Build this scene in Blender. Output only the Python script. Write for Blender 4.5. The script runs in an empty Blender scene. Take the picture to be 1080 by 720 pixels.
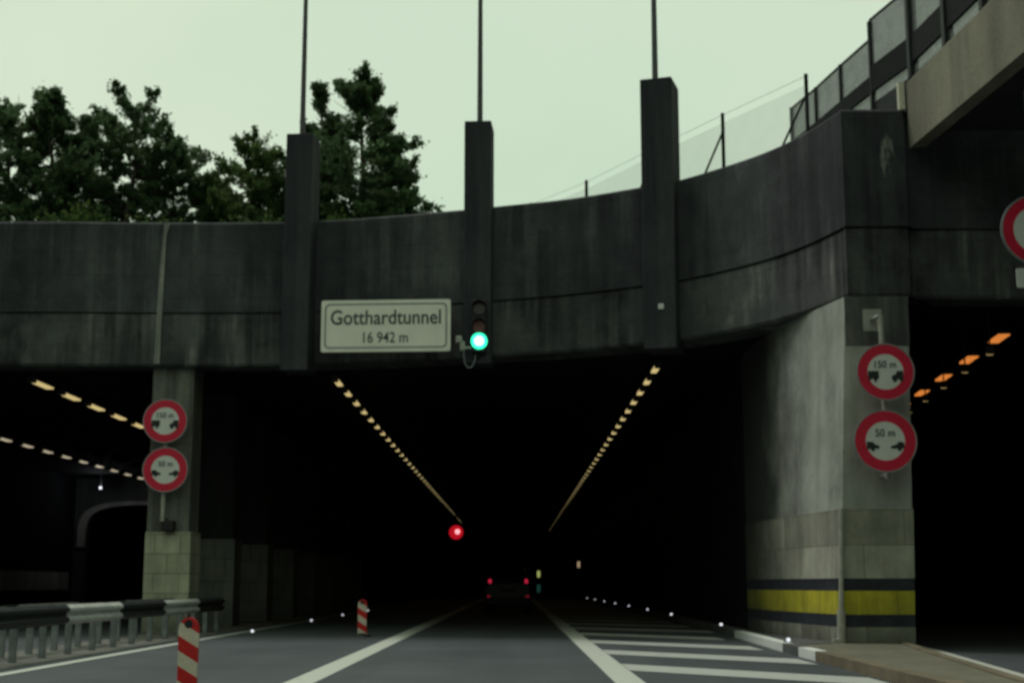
import bpy, bmesh, math, random
from mathutils import Vector, Matrix
R = math.radians
random.seed(11)
scene = bpy.context.scene
COL = scene.collection

# ------------------------------------------------------------------ materials
class NT:
    def __init__(s, name):
        s.m = bpy.data.materials.new(name); s.m.use_nodes = True
        s.t = s.m.node_tree; s.n = s.t.nodes; s.l = s.t.links
        s.b = s.n['Principled BSDF']
    def node(s, typ, **kw):
        n = s.n.new(typ)
        for k, v in kw.items(): setattr(n, k, v)
        return n
    def coords(s, scale=(1, 1, 1)):
        tc = s.node('ShaderNodeTexCoord'); mp = s.node('ShaderNodeMapping')
        mp.inputs['Scale'].default_value = scale
        s.l.new(tc.outputs['Object'], mp.inputs['Vector']); return mp.outputs[0]
    def noise(s, scale, detail=6, rough=.6, vec=(1, 1, 1)):
        n = s.node('ShaderNodeTexNoise'); n.inputs['Scale'].default_value = scale
        n.inputs['Detail'].default_value = detail; n.inputs['Roughness'].default_value = rough
        s.l.new(s.coords(vec), n.inputs['Vector']); return n.outputs['Fac']
    def ramp(s, fac, stops):
        r = s.node('ShaderNodeValToRGB'); e = r.color_ramp.elements
        e[0].position, e[0].color = stops[0][0], (*stops[0][1], 1)
        e[1].position, e[1].color = stops[-1][0], (*stops[-1][1], 1)
        for p, c in stops[1:-1]:
            x = e.new(p); x.color = (*c, 1)
        s.l.new(fac, r.inputs[0]); return r.outputs[0]
    def mix(s, fac, a, b, mode='MIX'):
        n = s.node('ShaderNodeMix', data_type='RGBA', blend_type=mode)
        for sock, v in ((n.inputs[0], fac), (n.inputs[6], a), (n.inputs[7], b)):
            if hasattr(v, 'is_output'): s.l.new(v, sock)
            elif isinstance(v, tuple): sock.default_value = (*v, 1)
            else: sock.default_value = v
        return n.outputs[2]
    def base(s, c):
        if hasattr(c, 'is_output'): s.l.new(c, s.b.inputs['Base Color'])
        else: s.b.inputs['Base Color'].default_value = (*c, 1)
    def bump(s, fac, strength=.3, dist=.02):
        b = s.node('ShaderNodeBump'); b.inputs['Strength'].default_value = strength; b.inputs['Distance'].default_value = dist
        s.l.new(fac, b.inputs['Height']); s.l.new(b.outputs[0], s.b.inputs['Normal'])
    def done(s, rough=.8, metal=0., spec=.3):
        s.b.inputs['Roughness'].default_value = rough; s.b.inputs['Metallic'].default_value = metal
        s.b.inputs['Specular IOR Level'].default_value = spec
        return s.m

def g(v, f): return tuple(x * f for x in v)
def simple(name, c, rough=.6, metal=0., var=.25, scale=6., spec=.3):
    t = NT(name); t.base(t.ramp(t.noise(scale), [(.3, g(c, 1 - var)), (.7, g(c, 1 + var))])); return t.done(rough, metal, spec)
def concrete(name, dark, light, streak=.5, streak_scale=2.2, rough=.9, bump=.35):
    t = NT(name)
    big = t.noise(.45, 5, .65); st = t.noise(streak_scale, 5, .6, (1, 1, .07)); fine = t.noise(14, 6, .7)
    c = t.ramp(big, [(.3, dark), (.72, light)])
    s1 = t.ramp(st, [(.36, (.30, .30, .32)), (.5, (.9, .9, .9)), (.66, (1.7, 1.66, 1.5))])
    c = t.mix(streak, c, s1, 'MULTIPLY')
    c = t.mix(.45, c, t.ramp(fine, [(.3, (.55, .55, .55)), (.7, (1.3, 1.3, 1.3))]), 'MULTIPLY')
    t.base(c); t.bump(fine, bump, .02); return t.done(rough)
def emit(name, c, strength):
    t = NT(name); t.base((.02, .02, .02)); t.b.inputs['Emission Color'].default_value = (*c, 1)
    t.b.inputs['Emission Strength'].default_value = strength; return t.done(.4)

M = {}
def weathered(name, dark, light, drip):
    t = NT(name)
    big = t.noise(.22, 6, .7); mid = t.noise(1.3, 7, .7, (1, 1, .6)); fine = t.noise(16, 6, .7)
    c = t.ramp(big, [(.32, dark), (.66, light)])
    c = t.mix(.55, c, t.ramp(mid, [(.34, (.5, .5, .53)), (.68, (1.45, 1.42, 1.34))]), 'MULTIPLY')
    # run-off streaks of several widths, broken up along their length
    for sc, k, vz in ((.9, .5, .10), (3.1, .45, .05)):
        st = t.noise(sc, 5, .62, (1, 1, vz)); br_ = t.noise(.8, 4, .6)
        m = t.node('ShaderNodeMath', operation='MULTIPLY'); t.l.new(t.ramp(br_, [(.38, (0, 0, 0)), (.62, (1, 1, 1))]), m.inputs[0]); m.inputs[1].default_value = min(.95, k * drip)
        c = t.mix(m.outputs[0], c, t.ramp(st, [(.42, (.20, .20, .23)), (.51, (.9, .9, .9)), (.60, (2.3, 2.25, 2.1))]), 'MULTIPLY')
    # formwork board joints and tie holes
    tc = t.node('ShaderNodeTexCoord'); sx = t.node('ShaderNodeSeparateXYZ'); t.l.new(tc.outputs['Object'], sx.inputs[0])
    xy = t.node('ShaderNodeMath', operation='MULTIPLY_ADD'); t.l.new(sx.outputs[1], xy.inputs[0]); xy.inputs[1].default_value = -.7; t.l.new(sx.outputs[0], xy.inputs[2])
    cb = t.node('ShaderNodeCombineXYZ'); t.l.new(xy.outputs[0], cb.inputs[0]); t.l.new(sx.outputs[2], cb.inputs[1])
    bk = t.node('ShaderNodeTexBrick'); bk.offset = 0.; bk.inputs['Scale'].default_value = 1; bk.inputs['Brick Width'].default_value = 1.15; bk.inputs['Row Height'].default_value = .58
    bk.inputs['Mortar Size'].default_value = .012; bk.inputs['Color1'].default_value = (.92, .92, .92, 1); bk.inputs['Color2'].default_value = (1.08, 1.08, 1.08, 1); bk.inputs['Mortar'].default_value = (.62, .62, .62, 1)
    t.l.new(cb.outputs[0], bk.inputs['Vector']); c = t.mix(.5, c, bk.outputs['Color'], 'MULTIPLY')
    # a pale lime run on the corner face
    mp = t.node('ShaderNodeMapping'); mp.inputs['Location'].default_value = (-7.05 * 11, -25.94 * 2, -9.1 * 3.4); mp.inputs['Scale'].default_value = (11, 2, 3.4)
    t.l.new(tc.outputs['Object'], mp.inputs['Vector']); ln = t.node('ShaderNodeVectorMath', operation='LENGTH'); t.l.new(mp.outputs[0], ln.inputs[0])
    sm = t.node('ShaderNodeMath', operation='MULTIPLY_ADD'); t.l.new(t.noise(6, 6, .75, (1, 1, .4)), sm.inputs[0]); sm.inputs[1].default_value = -2.4; t.l.new(ln.outputs['Value'], sm.inputs[2])
    lm = t.mix(1., t.ramp(sm.outputs[0], [(0., (.85, .85, .85)), (.5, (0, 0, 0))]), t.ramp(t.noise(7, 5, .7, (1, 1, .25)), [(.47, (0, 0, 0)), (.58, (1, 1, 1))]), 'MULTIPLY')
    c = t.mix(lm, c, (.22, .22, .20))
    c = t.mix(.4, c, t.ramp(fine, [(.3, (.6, .6, .6)), (.7, (1.35, 1.35, 1.35))]), 'MULTIPLY')
    t.base(c); t.bump(fine, .4, .02); return t.done(.9)
M['lintel'] = weathered('sooty_concrete', (.026, .0285, .034), (.068, .073, .079), .8)
M['lintel_low'] = weathered('sooty_concrete_lower', (.034, .0365, .041), (.100, .105, .106), 1.45)
M['pale_rim'] = concrete('pale_rim_concrete', (.3, .3, .27), (.45, .45, .4), .3)
M['bore_wall'] = concrete('bore_wall_concrete', (.05, .055, .055), (.10, .105, .10), .3)
M['pylon'] = concrete('pylon_concrete', (.024, .026, .032), (.050, .053, .060), .6, 2.2)
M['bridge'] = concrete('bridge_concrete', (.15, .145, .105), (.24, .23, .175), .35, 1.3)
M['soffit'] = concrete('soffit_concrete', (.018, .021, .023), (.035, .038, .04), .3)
M['pier_top'] = concrete('pier_grey_concrete', (.07, .073, .075), (.14, .14, .13), .6, 3)
M['joint'] = concrete('pale_joint', (.16, .165, .15), (.3, .3, .27), .5, 6)
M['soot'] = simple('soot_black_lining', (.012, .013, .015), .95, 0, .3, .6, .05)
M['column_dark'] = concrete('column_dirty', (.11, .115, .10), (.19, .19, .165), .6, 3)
M['column_sooty'] = concrete('column_sooty', (.012, .014, .014), (.025, .027, .026), .6, 3)  # darker shaft copy for the rear columns, interior shade put into the colour
M['conduit'] = simple('grey_painted_conduit', (.33, .33, .29), .6, 0, .2, 5)
M['galv'] = simple('galvanised_steel', (.22, .24, .25), .55, .35, .25, 5)
M['darksteel'] = simple('dark_weathered_steel', (.018, .02, .022), .6, .2, .3, 4)
M['guard_dark'] = simple('dark_painted_guard_beam', (.009, .010, .012), .7, 0, .3, 4, .1)
M['black'] = simple('black_plastic', (.012, .012, .014), .5, 0, .2, 8)
M['red'] = simple('red_sign_sheeting', (.56, .012, .045), .45, 0, .08, 5)
M['white'] = simple('white_sign_sheeting', (.62, .63, .60), .5, 0, .06, 4)
M['rim'] = simple('grey_aluminium', (.25, .26, .27), .5, .3, .15, 6)
M['ink'] = simple('dark_sign_ink', (.055, .06, .065), .6, 0, .1, 4)
M['symbol'] = simple('black_sign_symbol', (.02, .025, .025), .6, 0, .1, 4)
M['trunk'] = simple('bark', (.05, .04, .03), .95, 0, .4, 9)
M['boll_red'] = simple('red_reflective_plastic', (.55, .018, .015), .5, 0, .12, 8)
M['boll_white'] = simple('white_reflective_plastic', (.62, .58, .46), .5, 0, .12, 8)
M['car_paint'] = simple('black_car_paint', (.008, .009, .011), .3, .0, .1, 4, .4)
M['car_glass'] = simple('dark_car_glass', (.02, .024, .028), .15, 0, .1, 3, .6)
M['rubber'] = simple('tyre_rubber', (.012, .012, .012), .9, 0, .2, 10)
M['tail'] = emit('tail_lamp_red', (1, .03, .09), .45)
M['tail_dim'] = emit('bumper_reflector_red', (1, .04, .1), .10)  # emission painted in for the red reflection on the bumper
M['led'] = emit('led_white', (.9, .95, 1), 1.0)
M['led_dim'] = emit('led_white_dim', (.85, .9, 1), .8)
M['lamp_warm'] = emit('lamp_warm', (1, .78, .34), .6)
M['lamp_pale'] = emit('lamp_pale', (1, .86, .6), .42)
M['lamp_orange'] = emit('lamp_sodium', (1, .31, .06), .65)
M['lamp_small'] = emit('lamp_small', (1, .7, .3), .35)
M['green'] = emit('signal_green', (.03, 1, .5), 1.7)
M['green_core'] = emit('signal_green_core', (.35, 1, .8), 3.0)
M['amber_off'] = simple('unlit_amber_lens', (.16, .05, .035), .35, 0, .1, 8, .4)
M['red_off'] = simple('unlit_red_lens', (.03, .012, .014), .3, 0, .1, 8, .5)
M['red_on'] = emit('signal_red', (1, .012, .03), .45)
M['red_core'] = emit('signal_red_core', (1, .35, .38), 1.6)
M['exit'] = emit('exit_sign_yellow_green', (.75, .85, .25), .4)
M['exit_dim'] = emit('exit_sign_green_dim', (.1, .5, .35), .06)
M['niche'] = emit('sos_niche_lamp', (1, .75, .45), .32)

def m_sign():
    t = NT('sign_face_grimy_white')
    t.base(t.ramp(t.noise(2.2, 5), [(.3, (.72, .71, .62)), (.7, (.82, .81, .72))])); return t.done(.5)
M['sign'] = m_sign()
def m_wall():
    t = NT('whitewashed_concrete')
    big = t.noise(.7, 6, .65); drip = t.noise(2.5, 5, .6, (1, 1, .1)); fine = t.noise(12)
    c = t.ramp(big, [(.3, (.27, .28, .25)), (.7, (.45, .46, .42))])
    c = t.mix(.45, c, t.ramp(drip, [(.35, (.5, .52, .5)), (.6, (1.1, 1.1, 1.08))]), 'MULTIPLY')
    stain = t.noise(1.1, 7, .7)
    c = t.mix(t.ramp(stain, [(.58, (0, 0, 0)), (.72, (.6, .6, .6))]), c, (.12, .13, .12))
    # tunnel shade painted into the colour as dark blotches, stronger further in
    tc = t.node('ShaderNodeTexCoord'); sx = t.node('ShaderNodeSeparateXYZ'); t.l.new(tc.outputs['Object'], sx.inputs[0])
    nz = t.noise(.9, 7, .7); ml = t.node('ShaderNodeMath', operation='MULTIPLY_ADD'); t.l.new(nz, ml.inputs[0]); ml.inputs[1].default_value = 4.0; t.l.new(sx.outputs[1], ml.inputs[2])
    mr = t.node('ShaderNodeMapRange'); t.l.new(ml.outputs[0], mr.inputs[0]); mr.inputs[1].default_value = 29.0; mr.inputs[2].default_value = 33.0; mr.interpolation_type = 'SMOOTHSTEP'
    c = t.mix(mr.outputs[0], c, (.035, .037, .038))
    t.base(c); t.bump(fine, .2, .01); return t.done(.85)
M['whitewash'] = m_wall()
def m_tile(name, dark, light, w, h, grout=.55, soot_shade=0.):
    t = NT(name)
    tc = t.node('ShaderNodeTexCoord'); sx = t.node('ShaderNodeSeparateXYZ'); t.l.new(tc.outputs['Object'], sx.inputs[0])
    ad = t.node('ShaderNodeMath', operation='ADD'); t.l.new(sx.outputs[0], ad.inputs[0]); t.l.new(sx.outputs[1], ad.inputs[1])
    cb = t.node('ShaderNodeCombineXYZ'); t.l.new(ad.outputs[0], cb.inputs[0]); t.l.new(sx.outputs[2], cb.inputs[1])
    br = t.node('ShaderNodeTexBrick'); br.offset = .5
    br.inputs['Scale'].default_value = 1; br.inputs['Brick Width'].default_value = w; br.inputs['Row Height'].default_value = h
    br.inputs['Mortar Size'].default_value = .012; br.inputs['Bias'].default_value = 0
    br.inputs['Color1'].default_value = (*dark, 1); br.inputs['Color2'].default_value = (*light, 1)
    br.inputs['Mortar'].default_value = (*g(dark, grout), 1); t.l.new(cb.outputs[0], br.inputs['Vector'])
    c = t.mix(.6, br.outputs['Color'], t.ramp(t.noise(1.1, 8, .75), [(.3, (.45, .45, .45)), (.7, (1.3, 1.3, 1.25))]), 'MULTIPLY')
    c = t.mix(.5, c, t.ramp(t.noise(2.6, 6, .65, (1, 1, .12)), [(.36, (.45, .45, .44)), (.6, (1.15, 1.15, 1.12))]), 'MULTIPLY')
    # tyre-thrown grime, thickest in ragged patches near the road
    mr = t.node('ShaderNodeMapRange'); mm = t.node('ShaderNodeMath', operation='MULTIPLY_ADD'); t.l.new(t.noise(1.7, 7, .7), mm.inputs[0]); mm.inputs[1].default_value = 1.6; t.l.new(sx.outputs[2], mm.inputs[2])
    t.l.new(mm.outputs[0], mr.inputs[0]); mr.inputs[1].default_value = .75; mr.inputs[2].default_value = 1.7; mr.inputs[3].default_value = .7; mr.inputs[4].default_value = 0
    c = t.mix(mr.outputs[0], c, (.05, .05, .043))
    if soot_shade:   # blotchy fade into tunnel shade, painted where the wall runs inside
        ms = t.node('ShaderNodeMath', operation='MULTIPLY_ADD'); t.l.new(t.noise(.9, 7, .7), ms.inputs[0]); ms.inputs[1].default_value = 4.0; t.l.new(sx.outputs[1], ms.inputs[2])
        sr = t.node('ShaderNodeMapRange'); t.l.new(ms.outputs[0], sr.inputs[0]); sr.inputs[1].default_value = 30.2; sr.inputs[2].default_value = 34.6; sr.inputs[4].default_value = soot_shade; sr.interpolation_type = 'SMOOTHSTEP'
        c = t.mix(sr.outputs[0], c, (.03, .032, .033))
    t.base(c); return t.done(.75)
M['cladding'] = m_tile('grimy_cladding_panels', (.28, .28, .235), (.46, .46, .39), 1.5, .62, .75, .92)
M['tile'] = m_tile('pale_tile_cladding', (.36, .36, .27), (.44, .44, .34), .62, .47)
M['tile_sooty'] = m_tile('sooty_tile_cladding', (.115, .12, .11), (.15, .155, .14), .62, .62)  # base tiles of the rear columns, colour darkened to stand for tunnel shade
M['band_black'] = simple('black_band_paint', (.022, .025, .034), .7, 0, .5, 4)
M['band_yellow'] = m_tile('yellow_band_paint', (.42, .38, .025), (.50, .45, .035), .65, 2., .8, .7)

def m_road():
    t = NT('asphalt')
    big = t.noise(.35, 6, .7); lane = t.noise(.6, 4, .6, (1, .05, 1)); fine = t.noise(60, 4, .7)
    c = t.ramp(big, [(.3, (.048, .056, .062)), (.7, (.074, .083, .090))])
    c = t.mix(.5, c, t.ramp(lane, [(.35, (.7, .7, .7)), (.65, (1.25, 1.25, 1.22))]), 'MULTIPLY')
    c = t.mix(.6, c, t.ramp(fine, [(.3, (.6, .6, .6)), (.7, (1.4, 1.4, 1.4))]), 'MULTIPLY')
    t.base(c); t.bump(fine, .3, .006); return t.done(.75, 0, .25)
M['road'] = m_road()
def m_paint(name, c, wear=.5):
    t = NT(name)
    a = t.noise(3.5, 8, .75); fine = t.noise(40, 5)
    k = t.ramp(a, [(.56, (0, 0, 0)), (.75, (wear, wear, wear))])
    t.base(t.mix(k, t.mix(.4, c, t.ramp(fine, [(.3, (.7, .7, .7)), (.7, (1.2, 1.2, 1.2))]), 'MULTIPLY'), (.07, .075, .072)))
    return t.done(.7)
M['paint'] = m_paint('road_paint', (.50, .51, .46))
M['paint_dull'] = m_paint('worn_road_paint', (.43, .44, .41), .7)
M['kerb_white'] = m_paint('kerb_white_paint', (.70, .72, .69), .5)
M['kerb_stone'] = concrete('kerb_stone', (.12, .10, .07), (.21, .175, .12), .2)
M['kerb_grey'] = concrete('kerb_grey_stone', (.07, .075, .075), (.12, .12, .12), .2)
M['island'] = concrete('island_paving', (.11, .105, .075), (.19, .18, .135), .15)
M['verge'] = concrete('gravel_verge', (.07, .072, .065), (.20, .195, .17), .1)
M['ground'] = concrete('bare_ground', (.06, .06, .05), (.11, .11, .09), .1)
M['hill'] = simple('hill_grass', (.035, .055, .02), .95, 0, .4, 1.2)
def m_rail():
    t = NT('guardrail_black_white')
    tc = t.node('ShaderNodeTexCoord'); sx = t.node('ShaderNodeSeparateXYZ'); t.l.new(tc.outputs['Object'], sx.inputs[0])
    a = t.node('ShaderNodeMath', operation='SUBTRACT'); t.l.new(sx.outputs[1], a.inputs[0]); a.inputs[1].default_value = 23.9 - 66
    b = t.node('ShaderNodeMath', operation='DIVIDE'); t.l.new(a.outputs[0], b.inputs[0]); b.inputs[1].default_value = 6.6
    f = t.node('ShaderNodeMath', operation='FRACT'); t.l.new(b.outputs[0], f.inputs[0])
    k = t.node('ShaderNodeMath', operation='LESS_THAN'); t.l.new(f.outputs[0], k.inputs[0]); k.inputs[1].default_value = .49
    d = t.noise(3, 6, .7)
    w = t.ramp(d, [(.3, (.38, .39, .38)), (.7, (.62, .63, .61))]); bl = t.ramp(d, [(.3, (.012, .014, .016)), (.7, (.03, .033, .036))])
    t.base(t.mix(k.outputs[0], bl, w)); return t.done(.55)
M['rail'] = m_rail()
def m_leaf(name, dark, light):
    t = NT(name)
    c = t.ramp(t.noise(1.1, 4, .6), [(.3, dark), (.7, light)])
    at = t.node('ShaderNodeAttribute', attribute_name='leaf_tint')
    c = t.mix(.7, c, t.ramp(at.outputs['Fac'], [(0., (.7, .7, .7)), (1., (1.6, 1.6, 1.45))]), 'MULTIPLY')
    t.base(c)
    tr = t.node('ShaderNodeBsdfTranslucent'); t.l.new(c, tr.inputs['Color'])
    mx = t.node('ShaderNodeMixShader'); mx.inputs[0].default_value = .6
    out = t.n['Material Output']; t.l.new(t.b.outputs[0], mx.inputs[1]); t.l.new(tr.outputs[0], mx.inputs[2]); t.l.new(mx.outputs[0], out.inputs[0])
    return t.done(.8, 0, .15)
M['leaf'] = m_leaf('dark_foliage', (.055, .098, .050), (.088, .145, .064))
M['leaf_mid'] = m_leaf('mid_foliage', (.050, .088, .034), (.085, .135, .045))
M['leaf_light'] = m_leaf('light_foliage', (.04, .075, .02), (.07, .11, .03))
def m_screen(name, c, opacity):
    t = NT(name); t.base(c); t.done(.8)
    tr = t.node('ShaderNodeBsdfTransparent'); mx = t.node('ShaderNodeMixShader')
    k = t.ramp(t.noise(3, 5), [(.3, (opacity * .93,) * 3), (.7, (min(1, opacity * 1.07),) * 3)])
    t.l.new(k, mx.inputs[0]); t.l.new(tr.outputs[0], mx.inputs[1]); t.l.new(t.b.outputs[0], mx.inputs[2])
    t.l.new(mx.outputs[0], t.n['Material Output'].inputs[0]); return t.m
M['screen'] = m_screen('fine_grey_wire_mesh', (.16, .18, .17), .62)
M['chain'] = m_screen('thin_chain_link', (.50, .55, .50), .12)

# ------------------------------------------------------------------ mesh helpers
def obj(name, bm, m, parent=None, smooth=False):
    me = bpy.data.meshes.new(name)
    bmesh.ops.recalc_face_normals(bm, faces=bm.faces[:])
    bm.to_mesh(me); bm.free()
    for x in (m if isinstance(m, (list, tuple)) else [m]): me.materials.append(M[x] if isinstance(x, str) else x)
    if smooth:
        for p in me.polygons: p.use_smooth = True
    o = bpy.data.objects.new(name, me); COL.objects.link(o)
    if parent is not None: o.parent = parent
    return o
def thing(name, label, cat, loc=(0, 0, 0), rz=0, group=None):
    o = bpy.data.objects.new(name, None); COL.objects.link(o); o.empty_display_size = .2
    o.location = loc; o.rotation_euler = (0, 0, rz); tag(o, label, cat, group); return o
def tag(o, label, cat, group=None):
    o['label'] = label; o['category'] = cat
    if group: o['group'] = group
    return o
def struct(name, bm, m, kind='structure', smooth=False):
    o = obj(name, bm, m, None, smooth); o['kind'] = kind; return o
def copy_tree(o, parent=None):
    c = o.copy(); COL.objects.link(c); c.parent = parent
    for ch in list(o.children): copy_tree(ch, c)
    return c
def box(bm, x0, x1, y0, y1, z0, z1, bev=0., mi=0):
    vs = [bm.verts.new((x, y, z)) for z in (z0, z1) for y in (y0, y1) for x in (x0, x1)]
    fs = [bm.faces.new([vs[i] for i in f]) for f in ((0, 2, 3, 1), (4, 5, 7, 6), (0, 1, 5, 4), (2, 6, 7, 3), (0, 4, 6, 2), (1, 3, 7, 5))]
    for f in fs: f.material_index = mi
    if bev:
        es = list({e for f in fs for e in f.edges})
        bmesh.ops.bevel(bm, geom=es, offset=bev, segments=2, affect='EDGES', profile=.5)
    return bm
def BX(*a, **k): return box(bmesh.new(), *a, **k)
def prism(bm, pts, z0, z1):
    """vertical prism over a plan polygon"""
    n = len(pts)
    a = [bm.verts.new((x, y, z0)) for x, y in pts]; b = [bm.verts.new((x, y, z1)) for x, y in pts]
    bm.faces.new(a[::-1]); bm.faces.new(b)
    for i in range(n): bm.faces.new((a[i], a[(i + 1) % n], b[(i + 1) % n], b[i]))
    return bm
def plate(bm, pts, y0, y1):
    """prism over an xz outline, from y0 to y1"""
    n = len(pts)
    a = [bm.verts.new((x, y0, z)) for x, z in pts]; b = [bm.verts.new((x, y1, z)) for x, z in pts]
    bm.faces.new(a); bm.faces.new(b[::-1])
    for i in range(n): bm.faces.new((a[(i + 1) % n], a[i], b[i], b[(i + 1) % n]))
    return bm
def tube(bm, p0, p1, r0, r1=None, n=10, cap=True):
    r1 = r0 if r1 is None else r1
    p0, p1 = Vector(p0), Vector(p1); d = (p1 - p0).normalized()
    u = d.orthogonal().normalized(); v = d.cross(u)
    A = [bm.verts.new(p0 + r0 * (math.cos(t) * u + math.sin(t) * v)) for t in [2 * math.pi * i / n for i in range(n)]]
    B = [bm.verts.new(p1 + r1 * (math.cos(t) * u + math.sin(t) * v)) for t in [2 * math.pi * i / n for i in range(n)]]
    for i in range(n): bm.faces.new((A[i], A[(i + 1) % n], B[(i + 1) % n], B[i]))
    if cap: bm.faces.new(A[::-1]); bm.faces.new(B)
    return bm
def polyt(bm, pts, r, n=8):
    for a, b in zip(pts, pts[1:]): tube(bm, a, b, r, n=n)
    return bm
def circ(r, n=40, cx=0, cz=0): return [(cx + r * math.cos(2 * math.pi * i / n), cz + r * math.sin(2 * math.pi * i / n)) for i in range(n)]
def annulus(bm, r0, r1, y0, y1, n=48):
    P = [[bm.verts.new((r * math.cos(2 * math.pi * i / n), y, r * math.sin(2 * math.pi * i / n))) for i in range(n)] for r, y in ((r0, y0), (r1, y0), (r1, y1), (r0, y1))]
    for k in range(4):
        for i in range(n):
            j = (i + 1) % n; bm.faces.new((P[k][i], P[k][j], P[(k + 1) % 4][j], P[(k + 1) % 4][i]))
    return bm
def rrect(w, h, r, n=6):
    out = []
    for cx, cz, a0 in ((w / 2 - r, h / 2 - r, 0), (-w / 2 + r, h / 2 - r, 90), (-w / 2 + r, -h / 2 + r, 180), (w / 2 - r, -h / 2 + r, 270)):
        out += [(cx + r * math.cos(R(a0 + 90 * i / n)), cz + r * math.sin(R(a0 + 90 * i / n))) for i in range(n + 1)]
    return out
def lettering(text, width, height, cx, cz, y, m, parent, name='lettering', bold=0.0):
    """raised lettering facing -Y, fitted to width x cap height"""
    cu = bpy.data.curves.new('lettering', 'FONT'); cu.body = text; cu.extrude = .004; cu.align_x = 'CENTER'; cu.offset = bold
    t = bpy.data.objects.new('lettering_source', cu); COL.objects.link(t)
    me = bpy.data.meshes.new_from_object(t); bpy.data.objects.remove(t)
    xs = [v.co.x for v in me.vertices]; ys = [v.co.y for v in me.vertices]
    cap = .70
    for v in me.vertices:
        x = (v.co.x - (max(xs) + min(xs)) / 2) / (max(xs) - min(xs)) * width; z = v.co.y / cap * height
        v.co = Vector((cx + x, y - v.co.z, cz + z))
    me.materials.clear(); me.materials.append(M[m])
    o = bpy.data.objects.new(name, me); COL.objects.link(o); o.parent = parent; return o
def sheet(name, pts, z, m, kind='structure'):
    bm = bmesh.new(); bm.faces.new([bm.verts.new((x, y, z)) for x, y in pts]); return struct(name, bm, m, kind)
ORD = 'first second third fourth fifth sixth seventh eighth ninth tenth eleventh twelfth thirteenth fourteenth fifteenth sixteenth seventeenth eighteenth nineteenth'.split()
TENS = {20: 'twent', 30: 'thirt', 40: 'fort', 50: 'fift', 60: 'sixt'}
def ordinal(i):
    if i < 20: return ORD[i - 1]
    t = TENS[i // 10 * 10]
    return t + 'ieth' if i % 10 == 0 else t + 'y-' + ORD[i % 10 - 1]

# ------------------------------------------------------------------ ground, roads, kerbs
sheet('ground', [(-900, -900), (900, -900), (900, 900), (-900, 900)], -.03, 'ground')
ROAD_R = [(4.7, -40), (4.7, 330)]
sheet('road', [(-7.05, -60), (40, -60), (40, 340), (-7.05, 340)], 0, 'road')
sheet('left_carriageway_road', [(-22, -60), (-8.75, -60), (-8.75, 340), (-22, 340)], 0, 'road')
sheet('gravel_verge', [(-8.75, -60), (-7.05, -60), (-7.05, 60), (-8.75, 60)], .004, 'verge')
Zm = .004
def quad(bm, a, b, c, d, z=Zm): bm.faces.new([bm.verts.new((x, y, z)) for x, y in (a, b, c, d)])
bm = bmesh.new()
quad(bm, (-2.74, -20), (-2.38, -20), (-2.38, 300), (-2.74, 300))
quad(bm, (1.19, -20), (1.55, -20), (1.55, 300), (1.19, 300))
quad(bm, (-6.76, -20), (-6.56, -20), (-6.56, 300), (-6.76, 300))
struct('lane_marking', bm, 'paint')
bm = bmesh.new()
y = 7.2
for k in range(22):
    y0 = 20.6 + (k - 3) * 4.57
    xr = 4.42 if y0 < 38 else 4.85
    quad(bm, (1.56, y0 - .80), (xr, y0 - 3.15 - .80), (xr, y0 - 3.15 + .80), (1.56, y0 + .80))
struct('hatched_road_marking', bm, 'paint_dull')
bm = bmesh.new()
quad(bm, (4.9, 8), (5.1, 8), (6.55, 18.5), (6.35, 18.5)); quad(bm, (6.35, 18.5), (6.55, 18.5), (7.55, 25.9), (7.35, 25.9)); quad(bm, (7.35, 25.9), (7.55, 25.9), (37.5, 330), (37.3, 330))
struct('ramp_edge_marking', bm, 'paint')
# traffic island with kerb stones
KL = [(4.42, 9.0), (4.45, 12), (4.5, 17.5), (4.58, 22.2), (4.6, 23.6), (4.64, 25.2), (4.74, 28.2), (4.84, 32), (4.98, 36), (5.1, 60), (5.1, 330)]
def offs(pts, d): return [(x + d, y) for x, y in pts]
kin = offs(KL, .2)
right = [(4.62, 8.6), (4.95, 11.5), (5.48, 16.25), (6.37, 22.8), (6.85, 25.9)]
bm = bmesh.new()
prism(bm, [(x + .003, y) for x, y in kin[:6]] + [(5.9, 25.94)] + right[::-1], -.02, .12)
struct('traffic_island_pavement', bm, 'island')
bm = bmesh.new(); prism(bm, [(x + .003, y) for x, y in kin[5:]] + [(5.9, 330), (5.9, 26)], -.02, .13)
struct('tunnel_walkway_pavement', bm, 'kerb_grey')
kinds = ['kerb_stone', 'kerb_stone', 'kerb_stone', 'kerb_white', 'kerb_grey', 'kerb_white', 'kerb_white', 'kerb_grey', 'kerb_grey', 'kerb_grey']
kb = {}
for i, k in enumerate(kinds):
    (a, b), (c, d) = KL[i], KL[i + 1]
    bmk = kb.setdefault(k, bmesh.new())
    prism(bmk, [(a, b + .006), (c, d), (c + .2, d), (a + .2, b + .006)], -.02, .15)
for k, b_ in kb.items():
    struct({'kerb_stone': 'kerb', 'kerb_white': 'painted_kerb', 'kerb_grey': 'tunnel_kerb'}[k], b_, k)
bm = bmesh.new()
for (a, b), (c, d) in zip(right, right[1:]): prism(bm, [(a, b), (c, d), (c + .16, d), (a + .16, b)], -.02, .14)
struct('island_kerb', bm, 'kerb_stone')

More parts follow.
